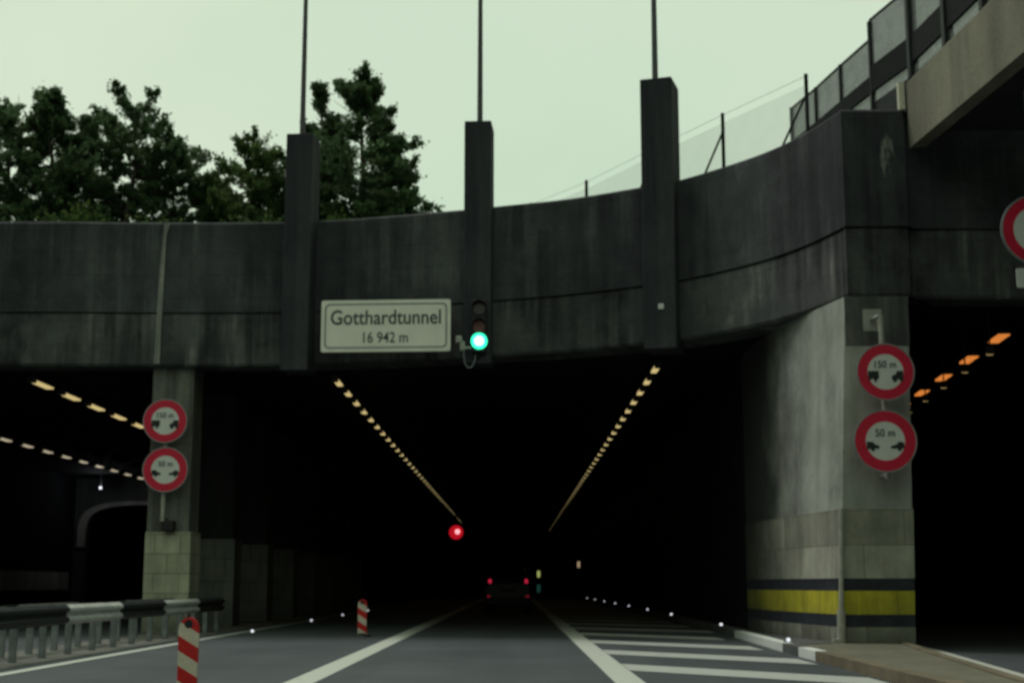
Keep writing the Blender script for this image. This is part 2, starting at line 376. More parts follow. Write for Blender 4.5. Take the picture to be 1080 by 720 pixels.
# ------------------------------------------------------------------ tunnel lining (setting)
def catmull(P, k=6):
    out = []
    for i in range(len(P) - 1):
        p0, p1, p2, p3 = P[max(i - 1, 0)], P[i], P[i + 1], P[min(i + 2, len(P) - 1)]
        for s in range(k):
            t = s / k
            out.append(tuple(.5 * (2 * b + (c - a) * t + (2 * a - 5 * b + 4 * c - d) * t * t + (3 * b - a - 3 * c + d) * t ** 3) for a, b, c, d in zip(p0, p1, p2, p3)))
    return out + [P[-1]]
FRONT = catmull([(-45, 36), (-28, 35.1), (-20, 34.75), (-12.7, 34.4), (-8.8, 34.5), (-5, 34.35), (-1.45, 33.35), (-.5, 33.0), (1.25, 32.3), (2.8, 31.35), (3.7, 30.7), (5.05, 28.95), (5.75, 27.5), (6.2, 25.94)])
CORNER = (7.38, 25.94)
PATH = FRONT + [CORNER, (7.385, 26.12), (24, 26.12), (60, 26.12)]
ZB, ZJ, ZT = 6.43, 7.74, 10.06
SH = (.6, .8)
def band(bm, path, prof, back=SH):
    """sweep a profile (inset, z) along the plan path; closed at the back"""
    n = len(path); nor = []
    for i in range(n):
        a, b = path[max(i - 1, 0)], path[min(i + 1, n - 1)]
        d = Vector((b[0] - a[0], b[1] - a[1])).normalized(); nor.append(Vector((-d.y, d.x)))
    rows = []
    for (x, y), nn in zip(path, nor):
        r = [bm.verts.new((x + nn.x * q, y + nn.y * q, z)) for q, z in prof]
        r += [bm.verts.new((x + back[0], y + back[1], prof[-1][1])), bm.verts.new((x + back[0], y + back[1], prof[0][1]))]
        rows.append(r)
    m = len(rows[0])
    for a, b in zip(rows, rows[1:]):
        for k in range(m): bm.faces.new((a[k], b[k], b[(k + 1) % m], a[(k + 1) % m]))
    bm.faces.new(rows[0]); bm.faces.new(rows[-1][::-1]); return bm
portal = thing('tunnel_portal', 'broad dark curved concrete lintel band spanning the tunnel mouths', 'tunnel portal', (0, 34, 6.43))
def part(name, bm, m, parent, smooth=False):
    o = obj(name, bm, m, parent, smooth)
    # meshes are written in world coordinates: take the parents' offset out again
    p, off = parent, Vector((0, 0, 0))
    while p is not None: off += p.location; p = p.parent
    o.location = -off; return o
part('upper_band', band(bmesh.new(), PATH, [(0, ZJ + .03), (0, ZT - .05), (.05, ZT)]), 'lintel', portal)
part('lower_band', band(bmesh.new(), PATH, [(.03, ZB + .06), (.07, ZB)][::-1] + [(.03, ZJ - .02), (.07, ZJ - .01), (.07, ZJ + .028)]), 'lintel_low', portal)
bm = bmesh.new(); 
plate(bm, [(-8.86, ZB + .05), (-8.72, ZB + .05), (-8.68, 9.7), (-8.6, ZT - .06), (-8.74, ZT - .06), (-8.8, 9.0)], 34.46, 34.50)
part('joint_seal', bm, 'joint', portal)
bm = bmesh.new(); box(bm, -60, -22.2, 35.6, 36.4, -.05, 6.425); part('side_wall', bm, 'lintel_low', portal)
bm = bmesh.new(); box(bm, 17.5, 60, 26.4, 27.2, -.05, 6.425); part('side_wall', bm, 'lintel_low', portal)
bm = bmesh.new()
for zz in (8.35, 8.95): box(bm, -8.66, -8.64, 34.38, 34.5, zz, zz + .03)
# ceiling follows the lintel back edge
cb = [(x + .3, y + .4) for x, y in PATH if -30 < x < 25]
bm = bmesh.new(); prism(bm, [(-22.6, 36)] + [p for p in cb if p[0] > -22.5] + [(42, 26.5), (42, 340), (-22.6, 340)], 6.50, 6.9)
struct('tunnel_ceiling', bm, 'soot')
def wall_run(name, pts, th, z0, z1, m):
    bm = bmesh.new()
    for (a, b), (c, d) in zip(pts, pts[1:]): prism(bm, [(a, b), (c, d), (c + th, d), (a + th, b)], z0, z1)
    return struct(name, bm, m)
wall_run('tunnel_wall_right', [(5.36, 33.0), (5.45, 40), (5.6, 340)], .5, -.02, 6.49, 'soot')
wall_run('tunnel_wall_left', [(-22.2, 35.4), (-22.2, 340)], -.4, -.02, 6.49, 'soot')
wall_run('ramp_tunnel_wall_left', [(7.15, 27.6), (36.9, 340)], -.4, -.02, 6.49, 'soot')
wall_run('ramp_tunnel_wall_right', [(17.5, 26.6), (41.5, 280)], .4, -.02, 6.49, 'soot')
bm = bmesh.new(); box(bm, -22.6, 42, 336, 337, -.02, 6.49); struct('tunnel_end_wall', bm, 'soot')  # added black cap, closes the tubes against stray light
bm = bmesh.new()
# bored mouth of the far left tube: wall with an arched opening and a paler rim
sg = lambda v: math.copysign(abs(v) ** .45, v)
arch = [(-21.6, 0)] + [(-17.2 + 4.35 * sg(math.cos(R(a))), 3.0 + 2.1 * sg(math.sin(R(a)))) for a in range(180, -1, -9)] + [(-12.8, 0)]
bm = bmesh.new()
out = [(-22.15, 0.0), (-22.15, 6.45), (-12.0, 6.45), (-12.0, 0.0)]
pts = out + arch[::-1]
plate(bm, pts, 72, 72.6); struct('bored_tunnel_wall', bm, 'bore_wall')
bm = bmesh.new()
inn = arch[1:-1]
for (a, b), (c, d) in zip(inn, inn[1:]):
    sc = lambda x, z, k: (-17.2 + (x + 17.2) * k, 3.0 + (z - 3.0) * k)
    plate(bm, [(a, b), (c, d), sc(c, d, 1.09), sc(a, b, 1.09)], 71.8, 71.99)
struct('bored_tunnel_wall_rim', bm, 'pale_rim')
pl = bpy.data.lights.new('spot_lamp_light', 'POINT'); pl.energy = 22; pl.shadow_soft_size = .12; pl.color = (.9, .95, 1)
po = bpy.data.objects.new('spot_lamp_light', pl); COL.objects.link(po); po.location = (-20.2, 69.3, 5.75)
bm = bmesh.new(); box(bm, -22.19, -22.14, 37, 71.5, .9, 1.75); struct('tunnel_wall_band', bm, 'pale_rim')
# hill
hb = [(x + .62, y + .82) for x, y in PATH]
bm = bmesh.new(); prism(bm, [(-400, 37)] + hb + [(400, 26.96), (400, 500), (-400, 500)], 9.2, 9.96); struct('hill', bm, 'hill')

# ------------------------------------------------------------------ right-hand corner pier
pier = thing('corner_pier', 'pale corner pier between the main and right tunnel mouths with yellow band', 'pier', (6.4, 26, 0))
def pier_poly(inset, top):
    dx = .05 * top
    i = inset
    return [(5.80 + dx + i, 25.95 + i), (7.16 + dx * .55 - i, 25.95 + i), (7.16 + dx * .55 - i, 27.6), (6.0, 33), (5.3 + i * .9, 33), (5.28 + i, 31.5), (5.45 + i, 29.2)]
def taper(bm, z0, z1, inset, lean=.05):
    A = []
    for z in (z0, z1):
        P_ = pier_poly(inset, z); A.append([bm.verts.new((x, y, z)) for x, y in P_])
    n = len(A[0]); bm.faces.new(A[0][::-1]); bm.faces.new(A[1])
    for i in range(n): bm.faces.new((A[0][i], A[0][(i + 1) % n], A[1][(i + 1) % n], A[1][i]))
    return bm
bm = bmesh.new(); prism(bm, [(6.125, 25.962), (7.31, 25.962), (7.30, 26.4), (6.2, 26.4)], 5.5, 6.426); part('bare_concrete_panel', bm, 'pier_top', pier)
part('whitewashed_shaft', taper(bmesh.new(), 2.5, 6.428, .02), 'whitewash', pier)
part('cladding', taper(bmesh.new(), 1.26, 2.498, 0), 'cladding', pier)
part('black_band', taper(bmesh.new(), 1.04, 1.258, .006), 'band_black', pier)['label'] = 'upper black painted band'
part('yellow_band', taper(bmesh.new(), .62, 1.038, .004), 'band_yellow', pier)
part('black_band', taper(bmesh.new(), .40, .618, .006), 'band_black', pier)['label'] = 'lower black painted band'
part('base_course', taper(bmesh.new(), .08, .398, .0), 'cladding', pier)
bm = bmesh.new(); polyt(bm, [(5.83, 25.86, .66), (5.90, 25.86, 2.5)], .045); tube(bm, (5.81, 25.85, .12), (5.83, 25.85, .7), .075, n=12); box(bm, 5.66, 5.84, 25.78, 25.93, .12, .2)
part('conduit', bm, 'conduit', pier)

# ------------------------------------------------------------------ pylons with masts
def pylon(x, y, w, d, rz, label, zt, zb=6.2, mo=0.):
    t = thing('concrete_pylon', label, 'pylon', (x, y, zb), rz, 'concrete pylons on the portal lintel')
    h = zt - zb
    bm = BX(-w / 2, w / 2, -.28, d, 0, h, bev=.025); obj('shaft', bm, 'pylon', t)
    mo += .05
    bm = bmesh.new(); tube(bm, (mo, .25, h - .01), (mo, .25, h + 7), .07, .04, 14, False)
    tube(bm, (mo, .25, h - .005), (mo, .25, h + .05), .13)
    obj('mast', bm, 'galv_dark', t, True)
    return t
M['galv_dark'] = simple('grey_mast_metal', (.09, .09, .095), .6, .2, .2, 5)
p1 = pylon(-5.27, 33.95, .66, .55, R(-6), 'dark concrete pylon at the left end of the white tunnel name sign', 12.1, mo=-.12)
p2 = pylon(-.86, 32.85, .64, .55, R(-4), 'middle dark concrete pylon carrying the green traffic light', 12.05, mo=-.05)
p3 = pylon(3.24, 30.75, .72, .6, R(-17), 'tallest-looking dark concrete pylon nearest the chain link fence', 12.35, mo=-.16)
bm = bmesh.new(); box(bm, -.02, .10, -.33, -.281, .86, .98, bev=.01); obj('marker_lamp', bm, 'white', p3)

# ------------------------------------------------------------------ name sign
t = thing('tunnel_name_sign', 'large white rectangular sign reading Gotthardtunnel 16 942 m on the lintel', 'sign', (-3.05, 33.05, 6.55), R(-3.5))
W, H_ = 3.08, 1.24
obj('panel', plate(bmesh.new(), [(x, z + H_ / 2) for x, z in rrect(W, H_, .05)], 0, .06), 'sign', t)
bm = bmesh.new()
oo = rrect(W - .16, H_ - .16, .12); ii = rrect(W - .24, H_ - .24, .09)
A = [[bm.verts.new((x, yy, z + H_ / 2)) for x, z in pp] for pp, yy in ((oo, -.004), (ii, -.004), (ii, .0), (oo, .0))]
n = len(oo)
for k in range(4):
    for i in range(n): bm.faces.new((A[k][i], A[k][(i + 1) % n], A[(k + 1) % 4][(i + 1) % n], A[(k + 1) % 4][i]))
M['ink_soft'] = simple('faded_sign_border', (.24, .25, .24), .6, 0, .1, 4)
obj('border', bm, 'ink_soft', t)
lettering('Gotthardtunnel', 2.62, .34, 0, .66, -.003, 'ink', t, bold=.012)
lettering('16 942 m', 1.06, .25, 0.0, .22, -.003, 'ink', t, bold=.008)
for sx in (-1.1, 1.1):
    bm = bmesh.new(); box(bm, sx - .04, sx + .04, .101, 1.1, .2, .26); box(bm, sx - .04, sx + .04, .101, 1.1, .98, 1.04); box(bm, sx - .05, sx + .05, .061, .1, .1, 1.14)
    obj('bracket', bm, 'darksteel', t)

# ------------------------------------------------------------------ traffic light on the middle pylon
t = thing('traffic_light', 'traffic light with its green lamp lit on the middle pylon', 'traffic light', (-.82, 32.3, 6.3))
obj('housing', BX(-.17, .17, -.06, .22, .1, 1.34, bev=.03), 'black', t)
def visor(bm, cz, r=.17):
    n = 18
    for rr0, rr1 in ((r, r), ):
        A = [[bm.verts.new((rr * math.cos(a), yy, cz + rr * math.sin(a))) for a in [R(-10 + 200 * i / n) for i in range(n + 1)]] for rr, yy in ((r, -.06), (r, -.3), (r - .012, -.3), (r - .012, -.06))]
        for k in range(4):
            for i in range(n): bm.faces.new((A[k][i], A[k][i + 1], A[(k + 1) % 4][i + 1], A[(k + 1) % 4][i]))
def lens(r, cz, y0=-.10): return plate(bmesh.new(), circ(r, 28, 0, cz), y0, -.055)
for cz, mm, nm in ((1.12, 'red_off', 'red_lens'), (.70, 'amber_off', 'amber_lens'), (.36, 'green', 'green_lens')):
    L = obj(nm, lens(.145 if cz != .36 else .19, cz), mm, t)
    if cz == .36: obj('lamp_core', plate(bmesh.new(), circ(.12, 24, 0, cz), -.108, -.102), 'green_core', L)
for cz in (1.12, .70): bm = bmesh.new(); visor(bm, cz); obj('visor', bm, 'black', t)
bm = bmesh.new(); box(bm, -.54, -.40, 0, .16, .34, .5, bev=.02); box(bm, -.45, -.33, .02, .14, .16, .38, bev=.02); box(bm, -.34, -.165, .04, .1, .2, .26)
obj('bracket', bm, 'conduit', t)
bm = bmesh.new(); polyt(bm, [(-.36, .07, .17), (-.35, .05, -.02), (-.31, .04, -.18), (-.24, .03, -.25), (-.16, .03, -.22), (-.10, .04, -.08), (-.08, .08, .11)], .012, 6)
obj('cable_loop', bm, 'galv', t)

# ------------------------------------------------------------------ round distance signs
def dist_sign(loc, r, rz, text, heavy, label):
    t = thing('distance_sign', label, 'road sign', loc, rz, 'round red-rimmed distance signs')
    obj('rim', annulus(bmesh.new(), r * .985, r * 1.03, -.012, .03), 'rim', t)
    obj('red_ring', annulus(bmesh.new(), r * .64, r * .985, -.006, .02), 'red', t)
    f = obj('face', plate(bmesh.new(), circ(r * .655, 48), -.003, .022), 'white', t)
    lettering(text, r * (.76 if len(text) > 4 else .64), r * .245, 0, r * .15, -.007, 'symbol', f, bold=.012)
    s = r
    if heavy:
        left = [(-.62, -.30), (-.62, -.02), (-.24, -.02), (-.24, -.22), (-.30, -.22), (-.33, -.30), (-.40, -.30), (-.43, -.22), (-.50, -.22)]
        rt = [(.62, -.02), (.62, -.3), (.52, -.30), (.48, -.24), (.40, -.24), (.37, -.31), (.28, -.31), (.24, -.24), (.20, -.24), (.22, -.15), (.36, -.10), (.40, -.02)]
    else:
        left = [(-.61, -.06), (-.61, -.23), (-.48, -.23), (-.45, -.28), (-.38, -.28), (-.35, -.22), (-.20, -.22), (-.20, -.15), (-.34, -.12), (-.42, -.06)]
        rt = [(.61, -.08), (.61, -.22), (.52, -.22), (.49, -.28), (.42, -.28), (.39, -.22), (.17, -.22), (.17, -.16), (.34, -.13), (.44, -.06)]
    for o_ in (left, rt): obj('vehicle_symbol', plate(bmesh.new(), [(x * s, (z * 1.4 + .06) * s) for x, z in o_], -.010, -.0035), 'symbol', f)
    bm = bmesh.new(); box(bm, -.05, .05, .02, .09, -r * .9, r * .9); obj('back_rail', bm, 'rim', t)
    return t
dist_sign((6.675, 25.35, 4.92), .505, R(-2), '150 m', True, 'upper round distance sign reading 150 m on the yellow-banded corner pier')
dist_sign((6.61, 25.32, 3.67), .545, R(-2), '50 m', False, 'lower round distance sign reading 50 m on the yellow-banded corner pier')
dist_sign((-8.49, 34.35, 5.06), .52, R(3), '150 m', True, 'upper round distance sign reading 150 m on the slim tiled column')
dist_sign((-8.44, 34.35, 3.88), .53, R(3), '50 m', False, 'lower round distance sign reading 50 m on the slim tiled column')
t = thing('sign_mount', 'grey bracket plate and post holding the two signs on the corner pier', 'sign post', (6.555, 25.8, 2.87))
obj('mounting_plate', BX(-.10, .26, .16, .21, 2.9, 3.32, bev=.01), 'conduit', t)
bm = bmesh.new(); tube(bm, (.12, -.28, .15), (.12, -.28, 3.12), .05); tube(bm, (.10, -.3, 3.1), (.06, .17, 3.12), .045)
tube(bm, (.12, -.28, .22), (.1, .2, .22), .03)
obj('post', bm, 'conduit', t)
t = thing('sign_mount', 'grey post holding the two signs on the slim tiled column', 'sign post', (-8.47, 34.47, 2.45))
bm = bmesh.new(); tube(bm, (-.02, 0, .2), (-.02, 0, 3.1), .05); tube(bm, (0, 0, 3.0), (0, .33, 3.0), .04); tube(bm, (-.02, 0, .3), (-.02, .33, .3), .04)
obj('post', bm, 'conduit', t)
bm = bmesh.new(); box(bm, -.05, .25, .0, .28, -.02, .22, bev=.02); obj('sensor_box', bm, 'black', t)

# red-ringed sign hanging under the bridge at the right edge
t = thing('round_prohibition_sign', 'red-ringed white round sign hanging under the bridge cut by the photo edge', 'road sign', (8.54, 22.6, 6.85))
obj('rim', annulus(bmesh.new(), .57, .60, -.012, .03), 'rim', t)
obj('red_ring', annulus(bmesh.new(), .40, .57, -.006, .02), 'red', t)
obj('face', plate(bmesh.new(), circ(.41, 48), -.003, .022), 'white', t)
bm = bmesh.new(); tube(bm, (0, .12, -.5), (0, .12, 2.42), .05); box(bm, -.05, .05, .02, .1, -.45, .45); obj('hanger', bm, 'rim', t)
t = thing('supplementary_plate', 'small white rectangular plate just below the red-ringed sign under the bridge', 'sign', (8.52, 22.6, 5.9))
obj('plate', plate(bmesh.new(), [(x, z + .15) for x, z in rrect(.74, .32, .03)], 0, .02), 'white', t)
bm = bmesh.new(); tube(bm, (.04, .12, 0), (.04, .12, .46), .04); box(bm, -.02, .1, .02, .1, .05, .25); obj('bracket', bm, 'rim', t)

# ------------------------------------------------------------------ columns between the tubes
def column(ms, mb):
    t = thing('tiled_column', '', 'column', (0, 0, 0), 0, 'tiled columns between the two tubes')
    obj('shaft', BX(-.53, .49, .03, 1.07, 2.41, 6.5, bev=.02), ms, t)
    obj('tiled_base', BX(-.55, .55, 0, 1.1, 0, 2.408, bev=.01), mb, t)
    return t
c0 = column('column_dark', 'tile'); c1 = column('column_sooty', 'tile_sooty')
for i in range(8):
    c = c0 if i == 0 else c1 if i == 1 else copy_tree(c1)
    c.location = (-8.41, 34.75 + 5.5 * i, 0)
    c['label'] = ('front slim column with tiled base, carrying two round signs', 'dim column with tiled base just behind the column carrying signs',
                  'barely visible third column in the row behind the column carrying signs')[i] if i < 3 else ordinal(i + 1) + ' column of the row receding into the dark behind the signs'
    bmx = None

# ------------------------------------------------------------------ bridge overhead on the right
br = thing('bridge', 'concrete bridge deck overhead on the right seen from below', 'bridge', (9, 14, 9.25))
def edgeX(y): return 7.46 + (25.9 - y) * .085
bm = bmesh.new()
ys = [25.9, 18, 10, 2, -8]
rows = []
for y in ys:
    e = edgeX(y)
    rows.append([bm.verts.new(p) for p in ((e, y, 9.27), (e, y, 10.55), (e + .04, y, 10.6), (e + .5, y, 10.6), (e + .5, y, 10.3), (e + .55, y, 9.66), (e + .32, y, 9.3))])
for a, b in zip(rows, rows[1:]):
    for k in range(7): bm.faces.new((a[k], b[k], b[(k + 1) % 7], a[(k + 1) % 7]))
bm.faces.new(rows[0]); bm.faces.new(rows[-1][::-1]); part('edge_beam', bm, 'bridge', br)
bm = bmesh.new()
P_ = [(edgeX(y) + .53, y) for y in ys] + [(20, -8), (20, 25.9)]
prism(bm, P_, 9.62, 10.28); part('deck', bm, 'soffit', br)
bm = bmesh.new(); box(bm, 7.33, 7.44, 25.98, 26.1, 10.065, 10.6); 
M['pale_end'] = concrete('pale_end_block', (.60, .57, .45), (.7, .67, .55), .1)
part('end_block', bm, 'pale_end', br)
bm = bmesh.new(); box(bm, 16.4, 17.4, 10, 12, -.02, 9.61); part('support_pier', bm, 'soffit', br)

# screen fence along the bridge edge
sf = thing('screen_fence', 'dark framed wire mesh screens along the bridge edge against the sky', 'fence', (7.3, 26, 10.06))
POSTS = [(6.42, 31.6, 12.0), (6.7, 30.25, 12.0), (6.93, 28.85, 12.0), (7.2, 27.35, 12.35), (7.56, 25.75, 12.9), (7.72, 24.1, 12.9), (7.86, 22.5, 12.9), (7.98, 20.9, 12.9), (8.12, 19.3, 12.9), (8.26, 17.7, 12.9), (8.4, 16.1, 12.9), (8.53, 14.5, 12.9)]
for i, (x, y, zt) in enumerate(POSTS):
    w = .045 if i < 3 else (.05 if i == 3 else .085)
    zb = 9.96 if i < 4 else 10.6
    bm = bmesh.new(); box(bm, x - w, x + w, y - w, y + w, zb, zt + .03); part('post', bm, 'darksteel', sf)
for i in range(len(POSTS) - 1):
    x0, y0, z0 = POSTS[i]; x1, y1, z1 = POSTS[i + 1]; zt = 12.0 if i < 3 else 12.9
    if i == 3: zt = 12.4
    d = Vector((x1 - x0, y1 - y0)).normalized(); nn = Vector((-d.y, d.x))
    def strip(za, zb_, th, off=0, jag=False):
        bm = bmesh.new(); a = [(x0 + nn.x * (off - th), y0 + nn.y * (off - th)), (x1 + nn.x * (off - th), y1 + nn.y * (off - th)), (x1 + nn.x * (off + th), y1 + nn.y * (off + th)), (x0 + nn.x * (off + th), y0 + nn.y * (off + th))]
        prism(bm, a, za, zb_); return bm
    pz = 10.5 if i < 3 else 10.67
    part('mesh_panel', strip(pz, zt, .006), 'screen', sf)
    part('top_rail', strip(zt, zt + .035, .02), 'darksteel', sf)
    part('guard_beam', strip(10.88, 11.42 if i > 2 else 11.22, .03, -.02), 'guard_dark', sf)
    part('base_board', strip(9.96 if i < 4 else 10.6, 10.66 if i > 2 else 10.45, .03, .02), 'darksteel', sf)

# chain link fence behind the lintel
cf = thing('chain_link_fence', 'thin chain link fence with braced posts behind the lintel top', 'fence', (3, 32, 10))
CP = [(5.95, 27.75), (4.6, 30.2), (3.22, 32.8), (1.85, 35.5), (.45, 37.7)]
for i, (x, y) in enumerate(CP):
    bm = bmesh.new(); tube(bm, (x, y, 9.95), (x, y, 11.42), .042); part('post', bm, 'darksteel', cf)
for i in (0, 1, 2):
    (x, y), (a, b) = CP[i], CP[i + 1]
    d = Vector((a - x, b - y, 0)).normalized() * .95
    bm = bmesh.new(); tube(bm, (x, y, 11.0), (x + d.x, y + d.y, 9.95), .025); part('brace', bm, 'darksteel', cf)
for (x, y), (a, b) in zip(CP, CP[1:]):
    bm = bmesh.new(); prism(bm, [(x, y), (a, b), (a + .008, b + .005), (x + .008, y + .005)], 10.0, 11.2); part('mesh_panel', bm, 'chain', cf)
bm = bmesh.new()
for (x, y), (a, b) in zip(CP, CP[1:]): tube(bm, (x, y, 11.38), (a, b, 11.38), .005, n=5)
part('top_wire', bm, 'galv', cf)

# ------------------------------------------------------------------ ceiling lamps
def lamp(m, name='ceiling_lamp', ln=1.15, w=.14, z=6.2, lip=.06, rod=.03):
    t = thing(name, '', 'ceiling lamp', (0, 0, z))
    bm = BX(-w / 2 - .02, w / 2 + .02, -.02, ln + .02, .03, .14, bev=.02); box(bm, -w / 2 - .02, w / 2 + .02, -.03, -.012, -.02 - lip, .03); box(bm, -rod, rod, .15 * ln, .2 * ln, .14, 6.5 - z); box(bm, -rod, rod, .8 * ln, .85 * ln, .14, 6.5 - z)
    obj('housing', bm, 'darksteel', t); obj('diffuser', BX(-w / 2, w / 2, 0, ln, -.02, .028, bev=.01), m, t); return t
def row(m, x0, y0, dx, dy, n, where, group, adj, **k):
    src = lamp(m, **k)
    for i in range(n):
        o = src if i == 0 else copy_tree(src)
        o.location = (x0 + dx * i, y0 + dy * i, o.location.z); o.rotation_euler = (0, 0, -math.atan2(dx, dy))
        o['group'] = group
        o['label'] = '%s ceiling lamp, %s from the portal in %s' % (adj, ordinal(i + 1), where)
row('lamp_warm', -4.5, 35.2, 0, 2.03, 42, "the main tube's left row", "ceiling lamps in the main tube's left row", 'warm')
row('lamp_warm', 3.36, 32.9, 0, 2.03, 52, "the main tube's right row", "ceiling lamps in the main tube's right row", 'warm')
row('lamp_warm', -12.17, 35.5, 0, 2.36, 7, "the left tube's near row", "ceiling lamps in the left tube's near row", 'warm', ln=1.4, w=.2, lip=.03)
row('lamp_pale', -18.1, 49.6, 0, 2.3, 10, "the left tube's dim outer row", "dim ceiling lamps in the left tube's outer row", 'pale', ln=1.2, w=.19, lip=.03)
row('lamp_orange', 10.05, 28.75, .27, 2.85, 5, 'the right ramp tunnel', 'sodium ceiling lamps in the right tunnel', 'orange', ln=1.0, w=.22, lip=-.03)
row('lamp_small', 9.35, 27.6, .26, 2.4, 5, "the right tunnel's second row", 'small dim lamps in the right tunnel', 'tiny', ln=.12, w=.12, z=5.62, lip=0., rod=.008)

# ------------------------------------------------------------------ led kerb lights / studs
def stud(m, r=.036):
    bm = BX(-.07, .07, 0, .1, 0, .045, bev=.01); o = obj('kerb_light', bm, 'rim')
    plate_ = obj('lens', plate(bmesh.new(), circ(r, 14, 0, r + .01), -.012, .0), m, o); return o
rs = [(4.80, 25.5, .15), (5.02, 35.3, .15), (5.12, 47.4, .15), (5.18, 56.5, .15), (5.2, 66, .15), (5.2, 75, .15), (5.2, 84, .15), (5.2, 94, .15), (5.2, 104, .15)]
src = stud('led'); dim = stud('led_dim'); dim_used = []
for i, p in enumerate(rs):
    o = src if i == 0 else copy_tree(src) if i < 3 else dim if i == 3 else copy_tree(dim); o.location = p
    tag(o, 'small white glowing kerb light on the right kerb, %s from the corner pier' % ordinal(i + 1), 'kerb light', 'white lights along the right kerb')
for i, p in enumerate([(-6.3, 34.8, 0.006), (-6.35, 45.2, .006), (-6.35, 53.4, .006), (-6.35, 62.5, .006)]):
    o = copy_tree(src if i == 0 else dim); o.location = p
    tag(o, 'small white glowing road light beside the left edge line, %s into the tunnel' % ordinal(i + 1), 'road light', 'white lights along the left edge line')
def spot(name, label, cat, loc, m, w, h, hang):
    t = thing(name, label, cat, loc); z_ = loc[2]
    obj('casing', BX(-w / 2 - .04, w / 2 + .04, .0, .14, -h / 2 - .04, h / 2 + .04, bev=.02), 'black', t)
    obj('lens', plate(bmesh.new(), rrect(w, h, min(w, h) * .3), -.012, -.001), m, t)
    bm = bmesh.new()
    if hang > 0: tube(bm, (0, .07, h / 2), (0, .07, hang), .03)
    elif z_ < 1: tube(bm, (0, .07, -z_), (0, .07, -h / 2), .05)
    else: box(bm, 0, -hang, .04, .1, -.03, .03)
    obj('bracket', bm, 'darksteel', t)
spot('spot_lamp', 'bright white point lamp above the left tube beside the bored mouth', 'lamp', (-20.2, 69.5, 5.8), 'led', .11, .11, .7)
spot('spot_lamp', 'tiny white lamp to the right of the signed column', 'lamp', (-9.9, 46, 6.0), 'led_dim', .12, .1, .5)
spot('exit_sign', 'small yellow-green lit sign above the dark car', 'lit sign', (3.3, 200, 2.58), 'exit', .42, .9, 3.92)
spot('exit_sign', 'dim green lit sign just above the road right of the dark car', 'lit sign', (3.3, 200, .62), 'exit_dim', .5, 1.1, -.62)
spot('niche_lamp', 'small amber lit lamp on the right wall deep in the main tube', 'lamp', (5.1, 115, 2.72), 'niche', .2, .5, -.32)

# ------------------------------------------------------------------ red signal in the main tube
t = thing('red_tunnel_signal', 'round red lit signal hanging deep in the main tube', 'signal', (-3.44, 84, 4.16))
obj('casing', plate(bmesh.new(), circ(.52, 32), .03, .2), 'black', t)
obj('red_lens', plate(bmesh.new(), circ(.41, 32), -.01, .029), 'red_on', t)
obj('lamp_core', plate(bmesh.new(), circ(.15, 20, .08, .04), -.02, -.011), 'red_core', t)  # glowing off-centre disc, a reflection painted onto the red lens
bm = bmesh.new(); tube(bm, (0, .12, .4), (0, .12, 2.34), .05); obj('hanger', bm, 'darksteel', t)

# ------------------------------------------------------------------ dark car ahead
car = thing('parked_car', 'dark car with red tail lamps lit ahead in the tunnel lane', 'car', (-.27, 58, 0))
car.name = 'car'; car.scale = (1.0, 1.0, 1.06)
def loft(bm, secs):
    rows = [[bm.verts.new((x, y, z)) for x, z in s] for y, s in secs]; n = len(rows[0])
    for a, b in zip(rows, rows[1:]):
        for k in range(n): bm.faces.new((a[k], b[k], b[(k + 1) % n], a[(k + 1) % n]))
    bm.faces.new(rows[0]); bm.faces.new(rows[-1][::-1]); return bm
def sec(w, zb, zs, wt, zt, wc): return [(-w * .94, zb), (-w, zb + .18), (-w, zs - .12), (-w * .97, zs), (-wt, zt - .06), (-wc, zt), (wc, zt), (wt, zt - .06), (w * .97, zs), (w, zs - .12), (w, zb + .18), (w * .94, zb)]
bm = loft(bmesh.new(), [(0, sec(.86, .38, 1.0, .80, 1.12, .7)), (.06, sec(.90, .30, 1.04, .78, 1.25, .66)), (.28, sec(.92, .27, 1.08, .72, 1.66, .60)), (.6, sec(.93, .25, 1.08, .72, 1.74, .60)), (2.0, sec(.93, .24, 1.06, .73, 1.75, .62)), (2.9, sec(.93, .24, 1.04, .70, 1.62, .60)), (3.6, sec(.92, .25, 1.0, .80, 1.08, .7)), (4.4, sec(.88, .28, .85, .78, .92, .66)), (4.55, sec(.80, .36, .72, .70, .78, .6))])
obj('body', bm, 'car_paint', car, False)
bm = bmesh.new(); v = [bm.verts.new(p) for p in ((-.66, .04, 1.24), (.66, .04, 1.24), (.57, .255, 1.63), (-.57, .255, 1.63))]; bm.faces.new(v)
bmesh.ops.solidify(bm, geom=bm.faces[:], thickness=.02); obj('rear_window', bm, 'car_glass', car)
for s in (-1, 1):
    obj('tail_lamp', BX(s * .73 - .065, s * .73 + .065, -.05, .04, 1.13, 1.29, bev=.03), 'tail', car)
    obj('reflector', BX(s * .78 - .07, s * .78 + .07, -.02, .03, .60, .68, bev=.01), 'tail_dim', car)
    for yy in (.85, 3.65):
        w_ = obj('wheel', bmesh.new(), 'rubber', car)
        bm = bmesh.new(); tube(bm, (s * .70, yy, .34), (s * .93, yy, .34), .34, n=28)
        bmesh.ops.bevel(bm, geom=[e for e in bm.edges if len(e.link_faces) == 2 and any(len(f.verts) > 4 for f in e.link_faces)], offset=.03, segments=2, affect='EDGES')
        obj('tyre', bm, 'rubber', w_); bm = bmesh.new(); tube(bm, (s * .90, yy, .34), (s * .94, yy, .34), .21, n=20); obj('rim', bm, 'darksteel', w_)
obj('bumper', BX(-.88, .88, -.09, .05, .42, .60, bev=.04), 'black', car)
obj('number_plate', BX(-.26, .26, -.03, .0, .82, .93, bev=.005), 'symbol', car)

